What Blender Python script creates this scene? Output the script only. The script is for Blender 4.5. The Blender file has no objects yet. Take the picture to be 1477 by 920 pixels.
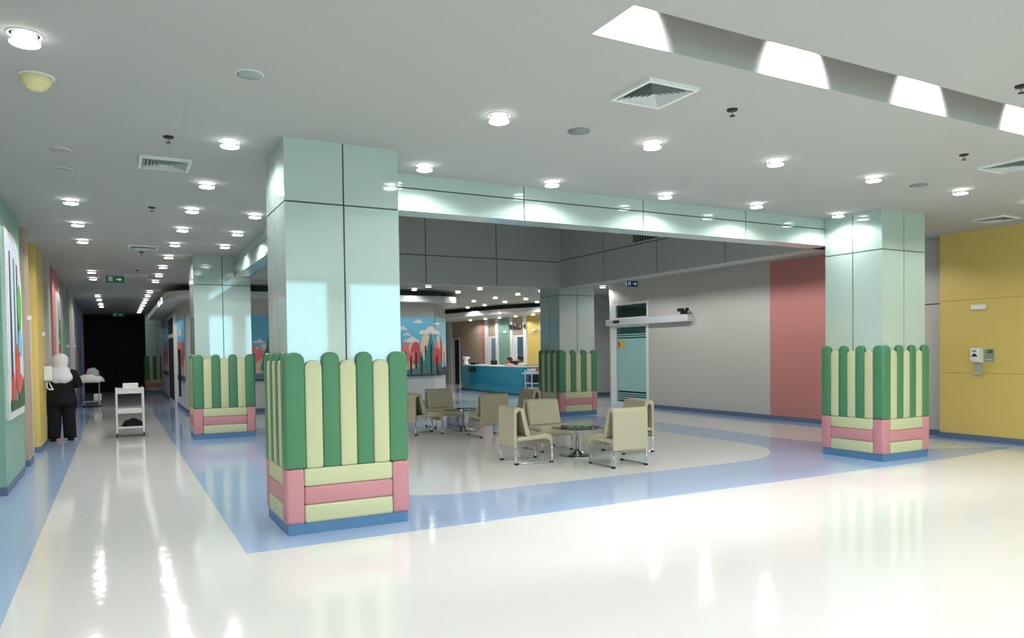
import bpy, math, random
from mathutils import Vector, Matrix
PI = math.pi
random.seed(7)
sc = bpy.context.scene
COL = sc.collection

# ------------------------------------------------------------ camera
def cam_rot(yaw, pitch, roll):
    r = Vector((math.cos(yaw), -math.sin(yaw), 0)); f = Vector((math.sin(yaw), math.cos(yaw), 0)); u = Vector((0, 0, 1))
    f2 = f * math.cos(pitch) + u * math.sin(pitch); u2 = u * math.cos(pitch) - f * math.sin(pitch)
    r3 = r * math.cos(roll) + u2 * math.sin(roll); u3 = u2 * math.cos(roll) - r * math.sin(roll)
    return Matrix((r3, u3, -f2)).transposed()
cd = bpy.data.cameras.new('camera'); cam = bpy.data.objects.new('camera', cd); COL.objects.link(cam)
cd.sensor_width = 36; cd.lens = 1056.9 / 1477 * 36; cd.shift_y = (531.99 - 460) / 1477; cd.clip_end = 200
cam.matrix_world = Matrix.Translation((0, 0, 1.6)) @ cam_rot(.494959, -.0241563, -.0132977).to_4x4()
sc.camera = cam

# ------------------------------------------------------------ world, exposure
SKY = 4.6          # daylight behind the windows at the photographer's back
LAMP = 78.0        # watts of one ceiling downlight
w = bpy.data.worlds.new('sky'); sc.world = w; w.use_nodes = True
w.node_tree.nodes['Background'].inputs[0].default_value = (.50, .88, 1.0, 1)
w.node_tree.nodes['Background'].inputs[1].default_value = SKY
sc.view_settings.view_transform = 'Standard'; sc.view_settings.look = 'None'
sc.view_settings.exposure = -0.34; sc.view_settings.gamma = 1; sc.view_settings.use_curve_mapping = False
sc.cycles.use_denoising = True; sc.cycles.caustics_reflective = False; sc.cycles.caustics_refractive = False
sc.cycles.max_bounces = 8; sc.cycles.diffuse_bounces = 4; sc.cycles.sample_clamp_indirect = 6

# daylight portals in the window openings behind the camera
WIN = [(-1.1, .6), (1.1, 2.7), (3.2, 4.7), (5.2, 6.8), (7.4, 9.0), (9.6, 11.1), (11.5, 12.4)]
for a, b in WIN:
    l = bpy.data.lights.new('window_portal', 'AREA'); l.shape = 'RECTANGLE'; l.size = b - a; l.size_y = 2.5
    l.cycles.is_portal = True
    o = bpy.data.objects.new('window_portal', l); COL.objects.link(o)
    o.location = ((a + b) / 2, -5.16, 2.15); o.rotation_euler = (PI / 2, 0, 0)

# ------------------------------------------------------------ helpers
def lin(c):
    return tuple(((v / 255) / 12.92 if v / 255 <= .04045 else ((v / 255 + .055) / 1.055) ** 2.4) for v in c) + (1,)
MATS = {}
def mat(name, rgb, rough=.5, metal=0, spec=.5, coat=0, ior=1.45, trans=0, emit=0, alpha=1, bump=0, bscale=200, vary=0, vscale=3, ecol=None):
    if name in MATS: return MATS[name]
    m = bpy.data.materials.new(name); m.use_nodes = True; nt = m.node_tree; b = nt.nodes['Principled BSDF']
    b.inputs['Base Color'].default_value = lin(rgb); b.inputs['Roughness'].default_value = rough
    b.inputs['Metallic'].default_value = metal; b.inputs['Specular IOR Level'].default_value = spec
    b.inputs['Coat Weight'].default_value = coat; b.inputs['Coat Roughness'].default_value = .03
    b.inputs['IOR'].default_value = ior; b.inputs['Transmission Weight'].default_value = trans
    b.inputs['Alpha'].default_value = alpha
    if emit:
        b.inputs['Emission Color'].default_value = lin(ecol or rgb); b.inputs['Emission Strength'].default_value = emit
    tc = None
    if bump or vary:
        tc = nt.nodes.new('ShaderNodeTexCoord')
    if bump:
        n = nt.nodes.new('ShaderNodeTexNoise'); n.inputs['Scale'].default_value = bscale; n.inputs['Detail'].default_value = 3
        bp = nt.nodes.new('ShaderNodeBump'); bp.inputs['Strength'].default_value = bump; bp.inputs['Distance'].default_value = .01
        nt.links.new(tc.outputs['Object'], n.inputs['Vector']); nt.links.new(n.outputs['Fac'], bp.inputs['Height'])
        nt.links.new(bp.outputs['Normal'], b.inputs['Normal'])
    if vary:
        n = nt.nodes.new('ShaderNodeTexNoise'); n.inputs['Scale'].default_value = vscale; n.inputs['Detail'].default_value = 6
        mx = nt.nodes.new('ShaderNodeMix'); mx.data_type = 'RGBA'
        c = lin(rgb); mx.inputs[6].default_value = tuple(v * (1 - vary) for v in c[:3]) + (1,)
        mx.inputs[7].default_value = tuple(min(1, v * (1 + vary)) for v in c[:3]) + (1,)
        nt.links.new(tc.outputs['Object'], n.inputs['Vector']); nt.links.new(n.outputs['Fac'], mx.inputs[0])
        nt.links.new(mx.outputs[2], b.inputs['Base Color'])
    MATS[name] = m
    return m

class MB:
    def __init__(s): s.v = []; s.f = []; s.m = []
    def add(s, vs, fs, mi=0):
        b = len(s.v); s.v += [tuple(v) for v in vs]; s.f += [tuple(i + b for i in f) for f in fs]; s.m += [mi] * len(fs); return s
    def box(s, x0, x1, y0, y1, z0, z1, mi=0):
        return s.add([(x0, y0, z0), (x1, y0, z0), (x1, y1, z0), (x0, y1, z0), (x0, y0, z1), (x1, y0, z1), (x1, y1, z1), (x0, y1, z1)],
                     [(0, 3, 2, 1), (4, 5, 6, 7), (0, 1, 5, 4), (1, 2, 6, 5), (2, 3, 7, 6), (3, 0, 4, 7)], mi)
    def ext(s, poly, f0, f1, mi=0):       # poly: 2D list; f0/f1 map (a,b) -> 3D for the two ends
        n = len(poly)
        return s.add([f0(*p) for p in poly] + [f1(*p) for p in poly],
                     [tuple(range(n))[::-1], tuple(range(n, 2 * n))] + [(i, (i + 1) % n, n + (i + 1) % n, n + i) for i in range(n)], mi)
    def slab(s, poly, z0, z1, mi=0): return s.ext(poly, lambda a, b: (a, b, z0), lambda a, b: (a, b, z1), mi)
    def lathe(s, prof, n=24, c=(0, 0, 0), mi=0, cap=True):
        vs = [(c[0] + r * math.cos(2 * PI * k / n), c[1] + r * math.sin(2 * PI * k / n), c[2] + z) for r, z in prof for k in range(n)]
        fs = [(i * n + k, i * n + (k + 1) % n, (i + 1) * n + (k + 1) % n, (i + 1) * n + k) for i in range(len(prof) - 1) for k in range(n)]
        if cap: fs += [tuple(range(n))[::-1], tuple(range((len(prof) - 1) * n, len(prof) * n))]
        return s.add(vs, fs, mi)
    def tube(s, pts, r, n=8, mi=0):
        pts = [Vector(p) for p in pts]; vs = []; ref = Vector((0, 0, 1))
        rr = r if isinstance(r, (list, tuple)) else [r] * len(pts)
        for i, p in enumerate(pts):
            t = ((pts[min(i + 1, len(pts) - 1)] - pts[max(i - 1, 0)])).normalized()
            if i == 0:
                a = t.cross(ref)
                if a.length < .1: a = t.cross(Vector((0, 1, 0)))
            else: a = pa - t * pa.dot(t)
            a.normalize(); b = t.cross(a); pa = a.copy()
            vs += [p + (a * math.cos(2 * PI * k / n) + b * math.sin(2 * PI * k / n)) * rr[i] for k in range(n)]
        fs = [(i * n + k, (i + 1) * n + k, (i + 1) * n + (k + 1) % n, i * n + (k + 1) % n) for i in range(len(pts) - 1) for k in range(n)]
        fs += [tuple(range(n)), tuple(range((len(pts) - 1) * n, len(pts) * n))[::-1]]
        return s.add(vs, fs, mi)
    def loft(s, rings, mi=0, cap=True):
        n = len(rings[0]); vs = [v for r in rings for v in r]
        fs = [(i * n + k, i * n + (k + 1) % n, (i + 1) * n + (k + 1) % n, (i + 1) * n + k) for i in range(len(rings) - 1) for k in range(n)]
        if cap: fs += [tuple(range(n))[::-1], tuple(range((len(rings) - 1) * n, len(rings) * n))]
        return s.add(vs, fs, mi)
    def data(s, name, mats, smooth=False):
        me = bpy.data.meshes.new(name); me.from_pydata(s.v, [], s.f)
        for m in (mats if isinstance(mats, (list, tuple)) else [mats]): me.materials.append(m)
        me.polygons.foreach_set('material_index', s.m)
        import bmesh
        bm = bmesh.new(); bm.from_mesh(me); bmesh.ops.recalc_face_normals(bm, faces=bm.faces); bm.to_mesh(me); bm.free()
        if smooth: me.shade_smooth()
        return me
    def build(s, name, mats, parent=None, smooth=False, bevel=0, seg=2, loc=None):
        o = bpy.data.objects.new(name, s.data(name, mats, smooth)); COL.objects.link(o)
        if parent: o.parent = parent
        if loc: o.location = loc
        if bevel:
            b = o.modifiers.new('bevel', 'BEVEL'); b.width = bevel; b.segments = seg; b.limit_method = 'ANGLE'; b.angle_limit = math.radians(40)
            o.data.shade_smooth()
            wn = o.modifiers.new('wn', 'WEIGHTED_NORMAL'); wn.keep_sharp = False
        return o
def B(x0, x1, y0, y1, z0, z1): return MB().box(x0, x1, y0, y1, z0, z1)
def thing(name, label, cat, loc=(0, 0, 0), rz=0, group=None):
    o = bpy.data.objects.new(name, None); COL.objects.link(o); o.empty_display_size = .1
    o.location = loc; o.rotation_euler = (0, 0, rz); o['label'] = label; o['category'] = cat
    if group: o['group'] = group
    return o
def tag(o, label, cat, group=None):
    o['label'] = label; o['category'] = cat
    if group: o['group'] = group
    return o
def struct(o): o['kind'] = 'structure'; return o
def link_mesh(name, me, parent, loc=(0, 0, 0), rot=(0, 0, 0)):
    o = bpy.data.objects.new(name, me); COL.objects.link(o); o.parent = parent; o.location = loc; o.rotation_euler = rot; return o
def kids(o): return [c for c in bpy.data.objects if c.parent == o]
def copy_tree(o, parent=None, loc=None, rz=None, label=None):
    c = o.copy(); COL.objects.link(c)
    if parent: c.parent = parent
    if loc is not None: c.location = loc
    if rz is not None: c.rotation_euler = (0, 0, rz)
    if label: c['label'] = label
    for ch in kids(o): copy_tree(ch, c)
    return c

# ------------------------------------------------------------ materials
M_ceil = mat('ceiling_paint', (172, 173, 168), .9, bump=.05, bscale=60)
M_grey = mat('grey_wall_paint', (190, 187, 180), .6)
M_lgrey = mat('light_wall_paint', (205, 206, 202), .55)
M_beige = mat('beige_laminate', (178, 160, 142), .4)
M_pinkw = mat('pink_wall_paint', (190, 126, 120), .5)
M_yelw = mat('yellow_wall_laminate', (210, 184, 104), .45)
M_grnw = mat('green_wall_laminate', (132, 172, 152), .4)
M_bluew = mat('blue_wall_laminate', (96, 146, 186), .4)
M_mint = mat('mint_glass_panel', (176, 197, 189), .04, spec=1.0, ior=1.75)
M_gpanel = mat('atrium_panel', (170, 174, 168), .35)
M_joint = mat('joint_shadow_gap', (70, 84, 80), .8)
M_base = mat('blue_grey_baseboard', (96, 110, 136), .45)
M_plinth = mat('blue_plinth', (82, 122, 160), .4)
M_pg = mat('green_vinyl_pad', (70, 124, 88), .45, bump=.06, bscale=300)
M_pc = mat('cream_vinyl_pad', (190, 193, 152), .45, bump=.06, bscale=300)
M_back = mat('pad_seam_shadow', (52, 60, 50), .9)
M_pp = mat('pink_vinyl_pad', (190, 130, 136), .45, bump=.06, bscale=300)
M_white = mat('white_paint', (232, 232, 230), .4)
M_steel = mat('stainless_steel', (190, 192, 194), .25, metal=1)
M_chrome = mat('chrome', (214, 214, 216), .08, metal=1)
M_black = mat('black_plastic', (18, 18, 20), .4)
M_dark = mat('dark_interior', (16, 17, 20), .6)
M_vinyl = mat('olive_beige_upholstery', (172, 164, 138), .5, bump=.05, bscale=400)
M_glass = mat('clear_glass', (235, 248, 244), .0, trans=1, ior=1.45)
M_tglass = mat('green_tinted_glass', (120, 170, 150), .0, trans=1, ior=1.45)
M_film = mat('frosted_teal_film', (176, 222, 218), .3, trans=.2, alpha=.95)
M_teal = mat('teal_counter_front', (16, 136, 162), .12, spec=.6)
M_lens = mat('lit_lens', (255, 255, 250), .3, emit=6, ecol=(250, 255, 250))
M_lensoff = mat('unlit_lens', (150, 158, 152), .3)
M_grille = mat('grey_grille', (132, 138, 134), .6)
M_trimw = mat('white_fitting', (225, 228, 224), .6, spec=.2)
def floor_mat(name, rgb):
    m = bpy.data.materials.new(name); m.use_nodes = True; nt = m.node_tree; b = nt.nodes['Principled BSDF']
    tc = nt.nodes.new('ShaderNodeTexCoord')
    n = nt.nodes.new('ShaderNodeTexNoise'); n.inputs['Scale'].default_value = 90; n.inputs['Detail'].default_value = 4
    n2 = nt.nodes.new('ShaderNodeTexNoise'); n2.inputs['Scale'].default_value = .8
    mx = nt.nodes.new('ShaderNodeMix'); mx.data_type = 'RGBA'; c = lin(rgb)
    mx.inputs[6].default_value = tuple(v * .93 for v in c[:3]) + (1,); mx.inputs[7].default_value = tuple(min(1, v * 1.07) for v in c[:3]) + (1,)
    nt.links.new(tc.outputs['Object'], n.inputs[0]); nt.links.new(tc.outputs['Object'], n2.inputs[0])
    nt.links.new(n.outputs['Fac'], mx.inputs[0]); nt.links.new(mx.outputs[2], b.inputs['Base Color'])
    mr = nt.nodes.new('ShaderNodeMapRange'); mr.inputs[3].default_value = .05; mr.inputs[4].default_value = .11
    nt.links.new(n2.outputs['Fac'], mr.inputs[0]); nt.links.new(mr.outputs[0], b.inputs['Roughness'])
    n3 = nt.nodes.new('ShaderNodeTexNoise'); n3.inputs['Scale'].default_value = 7; n3.inputs['Detail'].default_value = 3
    bp = nt.nodes.new('ShaderNodeBump'); bp.inputs['Strength'].default_value = .17; bp.inputs['Distance'].default_value = .01
    nt.links.new(tc.outputs['Object'], n3.inputs[0]); nt.links.new(n3.outputs['Fac'], bp.inputs['Height']); nt.links.new(bp.outputs[0], b.inputs['Normal'])
    b.inputs['IOR'].default_value = 1.6
    return m
M_fc = floor_mat('cream_vinyl_floor', (217, 217, 214)); M_fb = floor_mat('blue_vinyl_floor', (162, 183, 214))
H = 3.5

# ------------------------------------------------------------ floor
fl = struct(B(-3, 20, -6, 46, -.2, 0).build('floor', M_fc))
def rrect(x0, x1, y0, y1, r, n=12):
    rs = r if isinstance(r, (list, tuple)) else [r] * 4   # bl, br, tr, tl
    P = []
    for (cx, cy, a0, rr) in ((x0 + rs[0], y0 + rs[0], PI, rs[0]), (x1 - rs[1], y0 + rs[1], 1.5 * PI, rs[1]), (x1 - rs[2], y1 - rs[2], 0, rs[2]), (x0 + rs[3], y1 - rs[3], .5 * PI, rs[3])):
        if rr < 1e-6: P.append((cx, cy)); continue
        P += [(cx + rr * math.cos(a0 + .5 * PI * k / n), cy + rr * math.sin(a0 + .5 * PI * k / n)) for k in range(n + 1)]
    return P
MB().slab([(-1.5, -5), (-.642, -5), (-.642, 35.5), (-1.5, 35.5)], 0, .001).build('inlay', M_fb, fl)['label'] = 'blue vinyl strip along the left wall'
MB().slab([(.884, 6.17), (10.4, 6.17), (12.2, 6.30), (12.2, 6.42), (11.0, 6.9), (10.45, 7.8), (10.3, 9.4), (10.42, 10.7), (10.42, 13.5), (9.9, 15.6), (8.6, 16.6), (1.72, 16.6), (1.72, 34), (.884, 34)], 0, .001).build('inlay', M_fb, fl)['label'] = 'blue vinyl ring linking the padded columns'
MB().slab(rrect(2.4, 9.3, 7.55, 14.1, [1.1, 1.6, 2.2, 1.5]), .001, .002).build('inlay', M_fc, fl)['label'] = 'cream vinyl field under the armchairs'
MB().slab([(12.5, -5), (12.85, -5), (12.85, 17.7), (12.3, 17.7), (12.3, 7.9)], 0, .001).build('inlay', M_fb, fl)['label'] = 'blue vinyl strip along the right wall'
MB().slab([(1.72, 20.4), (9.4, 20.4), (10.2, 21.9), (9.6, 22.2), (8.8, 21.2), (2.9, 21.2), (1.72, 22.3)], 0, .001).build('inlay', M_fb, fl)
MB().slab([(11.6, 29.2), (11.5, 25.8), (11.7, 21.6), (12.5, 20.3), (15.8, 20.3), (15.8, 21.4), (13.2, 21.4), (12.66, 22.4), (12.6, 25.5), (12.8, 29.2)], 0, .001).build('inlay', M_fb, fl)

# ------------------------------------------------------------ ceiling
VX0, VX1, VY0, VY1 = 2.17, 9.6, 7.58, 15.12      # double-height opening
SX0, SX1, SY0, SY1 = 2.563, 10.2, 3.271, 3.679   # lit slot
c = MB()
for r in ((-3, 20, -6, SY0), (-3, SX0, SY0, SY1), (SX1, 20, SY0, SY1), (-3, 20, SY1, VY0), (-3, VX0, VY0, VY1), (VX1, 20, VY0, VY1), (-3, 20, VY1, 46)):
    c.box(*r, H, H + .06)
cl = struct(c.build('ceiling', M_ceil))
c = MB()
c.box(SX0 - .05, SX0, SY0, SY1, H + .06, 4.6).box(SX1, SX1 + .05, SY0, SY1, H + .06, 4.6).box(SX0 - .05, SX1 + .05, SY1, SY1 + .05, H + .06, 4.6)
c.box(SX0 - .05, SX1 + .05, SY0 - .05, SY0, H + .06, 4.6).box(SX0 - .05, SX1 + .05, SY0 - .05, SY1 + .05, 4.6, 4.65)
c.build('slot', M_ceil, cl)['label'] = 'deep lit slot cut into the ceiling'
struct(B(VX0 - .4, VX1 + .4, VY0 - .4, VY1 + .4, 7.0, 7.1).build('ceiling_atrium', M_ceil))

# ------------------------------------------------------------ panelled walls
def panels(parent, axis, const, sign, us, zs, m, gap=.014, th=.012, name='panel'):
    """panels proud of a wall plane. axis 'x': plane x=const, u runs along y; axis 'y': plane y=const, u along x"""
    for i in range(len(us) - 1):
        for j in range(len(zs) - 1):
            u0, u1, z0, z1 = us[i] + (gap / 2 if i else 0), us[i + 1] - (gap / 2 if i < len(us) - 2 else 0), zs[j] + (gap / 2 if j else 0), zs[j + 1] - (gap / 2 if j < len(zs) - 2 else 0)
            a, b = sorted((const, const + sign * th))
            (B(a, b, u0, u1, z0, z1) if axis == 'x' else B(u0, u1, a, b, z0, z1)).build(name, m, parent)

BZ = 3.11  # underside of the beams around the opening
wa = struct(B(2.36, 9.6, 7.43, 7.72, BZ + .012, 7.0).build('wall_atrium_front', M_joint))
panels(wa, 'y', 7.43, -1, [2.36, 4.191, 5.926, 7.713, 9.52], [BZ, 3.35, H], M_mint)
c = MB().box(2.36, 9.6, 7.43, 7.72, BZ, BZ + .012); c.build('soffit_panel', M_mint, wa)
panels(wa, 'y', 7.72, 1, [2.36, 4.2, 5.9, 7.7, 9.42], [BZ, 3.715, 5.2, 7.0], M_gpanel)
wb = struct(B(9.432, 9.75, 7.5, 15.3, BZ, 7.0).build('wall_atrium_right', M_joint))
panels(wb, 'x', 9.432, -1, [7.72, 9.554, 11.385, 13.184, 14.95], [BZ, 3.75, 5.2, 7.0], M_gpanel, gap=.022)
B(9.76, 9.78, 7.55, 15, BZ, H).build('outer_panel', M_gpanel, wb); B(9.43, 9.78, 7.73, 14.95, BZ - .012, BZ).build('soffit_panel', M_gpanel, wb)
wc = struct(B(2.2, 9.75, 14.962, 15.3, BZ, 7.0).build('wall_atrium_back', M_joint))
panels(wc, 'y', 14.962, -1, [2.3, 4.24, 5.974, 7.702, 9.42], [BZ, 3.715, 5.2, 7.0], M_gpanel, gap=.022)
B(2.36, 9.42, 14.96, 15.31, BZ - .012, BZ).build('soffit_panel', M_gpanel, wc); B(2.36, 9.42, 15.3, 15.32, BZ, H).build('outer_panel', M_gpanel, wc)
wd = struct(B(2.05, 2.288, 7.5, 15.05, BZ + .012, 7.0).build('wall_atrium_left', M_joint))
panels(wd, 'x', 2.05, -1, [7.5, 9.3, 11.2, 13.1, 15.03], [BZ, 3.35, H], M_mint)
panels(wd, 'x', 2.288, 1, [7.72, 9.5, 11.3, 13.1, 14.95], [BZ, 3.715, 5.2, 7.0], M_gpanel)
B(2.05, 2.3, 7.5, 15.05, BZ, BZ + .012).build('soffit_panel', M_mint, wd)

# ------------------------------------------------------------ padded columns
def pad_mesh(wd_, ht, dome, key, cache={}):
    k = (round(wd_, 3), round(ht, 3), dome, key.name)
    if k in cache: return cache[k]
    g = .0012; hw = wd_ / 2 - g; r = hw if dome else .012
    def outline(ins):
        P = []; h = hw - ins; z0 = g + ins; zt = ht - g - ins
        P += [(-h, z0 + .012), (-h + .012, z0), (h - .012, z0), (h, z0 + .012)]
        if dome:
            rr = h * .8
            for i in range(9): a = PI * i / 8; P.append((h * math.cos(a), zt - rr + rr * math.sin(a)))
        else: P += [(h, zt - .012), (h - .012, zt), (-h + .012, zt), (-h, zt - .012)]
        return P
    mb = MB(); rings = []
    for ins, y in ((0, 0), (0, -.034), (.003, -.041), (.009, -.046), (.022, -.049)):
        rings.append([(x, y, z) for x, z in outline(min(ins, hw * .6))])
    mb.loft(rings); cache[k] = mb.data('pad', key, True); return cache[k]
def column(x0, x1, y0, y1, label, flip=False):
    cx, cy = (x0 + x1) / 2, (y0 + y1) / 2; W, D = x1 - x0, y1 - y0
    t = thing('padded_column', label, 'column', (cx, cy, 0), 0, 'padded square columns')
    g = .03                                   # glass face lies this far inside the plinth outline
    c = MB().box(-W / 2 + g + .01, W / 2 - g - .01, -D / 2 + g + .01, D / 2 - g - .01, 0, H)
    c.build('core', M_joint, t)
    B(-W / 2, W / 2, -D / 2, D / 2, 0, .10).build('plinth', M_plinth, t)
    for a, (L, dist) in enumerate(((W, D / 2), (D, W / 2), (W, D / 2), (D, W / 2))):
        rot = a * PI / 2; R = Matrix.Rotation(rot, 3, 'Z')
        def put(name, me, u, z):
            p = R @ Vector((u, -dist + g, z)); return link_mesh(name, me, t, p, (0, 0, rot))
        hw = L / 2 - g
        he = hw - (.0102 if a % 2 else 0)
        for u0, u1 in ((-he, -.007), (.007, he)):
            for z0, z1 in ((.1, 2.936), (2.95, H)):
                me = B(u0, u1, 0, .0101, 0, z1 - z0).data('glass_panel', M_mint); put('glass_panel', me, 0, z0)
        full = L + .02
        put('pad_backing', B(-L / 2 - .01, L / 2 + .01, -.02, 0, 0, 1.36).data('pad_backing', M_back), 0, .10)
        n = 7; wds = [1.12, .98, 1, .98, 1, .98, 1.12]; s = full / sum(wds); u = -full / 2
        for i, q in enumerate(wds):
            wq = q * s; grn = i % 2 == 0
            me = pad_mesh(wq, (1.615 if grn else 1.545) - .585, True, M_pg if grn else M_pc); put('pad', me, u + wq / 2, .585); u += wq
        e = .155
        for sg in (-1, 1): put('pad', pad_mesh(e, .485, False, M_pp), sg * (full / 2 - e / 2), .10)
        for k, m_ in enumerate((M_pc, M_pp, M_pc)): put('pad', pad_mesh(full - 2 * e, .1617, False, m_), 0, .10 + k * .1617)
    return t
column(1.295, 2.40, 6.57, 7.50, 'nearest column, mint glass above green and cream picket padding')
column(1.285, 2.37, 15.03, 16.0, 'column behind the nearest one to its left, beside the corridor')
column(9.30, 10.32, 6.46, 7.44, 'column at the right, standing before the yellow wall')
column(9.42, 10.5, 15.03, 16.0, 'farthest column of the seating area, left of the glass door')
column(1.1, 2.1, 35.3, 36.3, 'dim column at the dark end of the corridor')

# ------------------------------------------------------------ left wall with piers, recesses, doors
wl = struct(B(-1.7, -1.5, -5.2, 46, 0, H).build('wall_left', M_lgrey))
piers = [(10.25, 12.2, M_grnw), (12.78, 13.4, M_beige), (14.6, 15.95, M_yelw), (17.0, 17.6, M_grey), (18.1, 20.5, M_pinkw), (21.1, 21.5, M_beige),
         (21.9, 23.6, M_grnw), (24.4, 25.4, M_grey), (25.9, 27.4, M_lgrey), (28.1, 28.6, M_pinkw), (29.2, 32.3, M_bluew), (32.9, 33.6, M_grey), (34.2, 35.0, M_pinkw)]
for y0, y1, m in piers:
    B(-1.5, -1.15, y0, y1, .1, H).build('pier', m, wl)
    B(-1.5, -1.145, y0 - .006, y1 + .006, 0, .1).build('baseboard', M_base, wl)
for k, (y0, y1) in enumerate(((12.25, 12.75), (13.42, 14.58), (16.0, 16.95), (20.55, 21.05), (23.7, 24.3), (27.5, 28.0))):
    d = struct(B(-1.5, -1.36 + (.12 if k == 1 else 0), y0, y1, 0, 2.3).build('door_%d' % (k + 1), M_white))
    B(-1.5, -1.40, y0, y1, 2.3, H).build('lintel', M_lgrey, d)
    xh = -1.36 + (.12 if k == 1 else 0)
    B(xh, xh + .03, y0 + .08, y0 + .14, .95, 1.15).build('handle_plate', M_steel, d)
    B(xh, xh + .05, y0 + .08, y0 + .13, 1.28, 1.5).build('handle', M_black, d)
for i, (y, z) in enumerate(((15.3, 1.98), (12.95, 2.15), (19.2, 1.9), (22.6, 1.85), (26.5, 1.9))):
    o = B(-1.15, -1.10, y, y + .11, z, z + .07).build('wall_sign', M_white, None, bevel=.01)
    tag(o, ['small white plate on the yellow pier', 'small white plate on the beige pier by the forest picture', 'small white plate on the pink pier',
            'small white plate on the green pier past the pink picture', 'small white plate far along the corridor wall'][i], 'plate', 'small white plates on the corridor wall')

# pictures
def blob(cx, cz, rx, rz, n=14, j=.12, seed=0):
    r = random.Random(seed); return [(cx + rx * math.cos(2 * PI * k / n) * (1 + r.uniform(-j, j)), cz + rz * math.sin(2 * PI * k / n) * (1 + r.uniform(-j, j))) for k in range(n)]
def cloud(cx, cz, w_):
    P = [(-.5, 0), (.5, 0), (.52, .08), (.42, .17), (.3, .19), (.22, .32), (.05, .38), (-.12, .3), (-.2, .18), (-.35, .2), (-.48, .12)]
    return [(cx + x * w_, cz + z * w_) for x, z in P]
PC = {k: mat('print_' + k, v, .5) for k, v in dict(sky=(112, 186, 216), sky2=(146, 206, 226), peach=(234, 206, 184), red=(214, 92, 96), pink=(232, 134, 134), teal=(70, 138, 138), hill=(92, 132, 132),
      ground=(62, 74, 80), cloud=(236, 222, 220), bark=(58, 46, 48), green=(92, 160, 70), lilac=(206, 212, 226), orange=(206, 82, 48), dkgreen=(52, 96, 60), mist=(178, 206, 210)).items()}
def face_map(axis, const, sign):
    if axis == 'x': return lambda d: (lambda u, z: (const + sign * d, u, z))
    return lambda d: (lambda u, z: (u, const + sign * d, z))
def flat(parent, name, poly, key, fm, d0, d1):
    return MB().ext(poly, fm(d0), fm(d1)).build(name, PC[key] if isinstance(key, str) else key, parent)
def rect(u0, u1, z0, z1): return [(u0, z0), (u1, z0), (u1, z1), (u0, z1)]

t = thing('forest_picture', 'tall arched forest picture with white frame on the green pier', 'picture', (0, 0, 0))
fm = face_map('x', -1.15, 1)
def arch(u0, u1, z0, z1, r):
    P = [(u0, z0), (u1, z0)] + [(u1 - r + r * math.cos(PI / 2 * k / 8), z1 - r + r * math.sin(PI / 2 * k / 8)) for k in range(9)] + [(u0, z1)]
    return P
flat(t, 'frame', arch(10.40, 12.0, .86, 3.14, .75), M_white, fm, 0, .03)
flat(t, 'print', arch(10.50, 11.92, .95, 3.06, .68), 'lilac', fm, .03, .034)
for u, w0, h0, k in ((10.75, .10, 2.9, 'bark'), (11.15, .12, 2.85, 'hill'), (11.45, .09, 2.8, 'bark')):
    flat(t, 'trunk', [(u - w0, .97), (u + w0, .97), (u + w0 * .4, h0), (u - w0 * .4, h0)], k, fm, .034, .038)
flat(t, 'foliage', blob(11.60, 2.25, .22, .3, seed=1), 'green', fm, .038, .042)
flat(t, 'pond', blob(11.62, 1.8, .2, .2, seed=2), 'sky', fm, .038, .041)
flat(t, 'bush', blob(11.25, 1.45, .2, .32, seed=3), 'orange', fm, .04, .044)
flat(t, 'bush', blob(10.8, 1.2, .18, .2, seed=4), 'orange', fm, .04, .044)
flat(t, 'bush', blob(11.55, 1.2, .25, .18, seed=5), 'red', fm, .042, .046)
flat(t, 'grass', [(10.52, .96), (11.9, .96), (11.9, 1.35), (11.2, 1.05), (10.52, 1.1)], 'dkgreen', fm, .044, .047)
t = thing('garden_picture', 'tall narrow framed picture on the pink pier beyond the standing person', 'picture', (0, 0, 0))
flat(t, 'frame', arch(18.9, 20.3, .55, 3.05, .5), M_white, fm, 0, .03)
flat(t, 'print', arch(19.0, 20.2, .65, 2.95, .45), 'lilac', fm, .03, .034)
flat(t, 'foliage', blob(19.6, 2.1, .45, .35, seed=6), 'green', fm, .034, .038)
flat(t, 'foliage', blob(19.6, 1.3, .5, .55, seed=8), 'red', fm, .036, .04)
for u in (19.25, 19.85): flat(t, 'trunk', rect(u - .05, u + .05, 1.6, 2.85), 'bark', fm, .039, .042)

# ------------------------------------------------------------ mural block between corridor and hall
def offset_wall(name, pts, z0, z1, th, m, parent=None):
    """vertical wall ribbon with thickness th to the left of the walking direction"""
    P = [Vector(p) for p in pts]; inner = []
    for i, p in enumerate(P):
        d = (P[min(i + 1, len(P) - 1)] - P[max(i - 1, 0)]).normalized(); inner.append(p + Vector((-d.y, d.x)) * th)
    mb = MB(); n = len(P)
    vs = [(p.x, p.y, z) for z in (z0, z1) for p in P] + [(p.x, p.y, z) for z in (z0, z1) for p in inner]
    fs = []
    for i in range(n - 1):
        fs += [(i, i + 1, n + i + 1, n + i), (2 * n + i, 3 * n + i, 3 * n + i + 1, 2 * n + i + 1), (i, 2 * n + i, 2 * n + i + 1, i + 1), (n + i, n + i + 1, 3 * n + i + 1, 3 * n + i)]
    fs += [(0, n, 3 * n, 2 * n), (n - 1, 3 * n - 1, 4 * n - 1, 2 * n - 1)]
    mb.add(vs, fs); return mb.build(name, m, parent)
arc = [(2.72 - 1.0 * math.cos(a), 22.3 - 1.0 * math.sin(a)) for a in [PI / 2 * k / 8 for k in range(9)]]
path = [(1.72, 36.0)] + arc + [(8.75, 21.3), (9.5, 22.2), (9.6, 23.0), (9.6, 36)]
wm = struct(offset_wall('wall_mural_block', path, 0, H, .2, M_lgrey))
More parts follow.
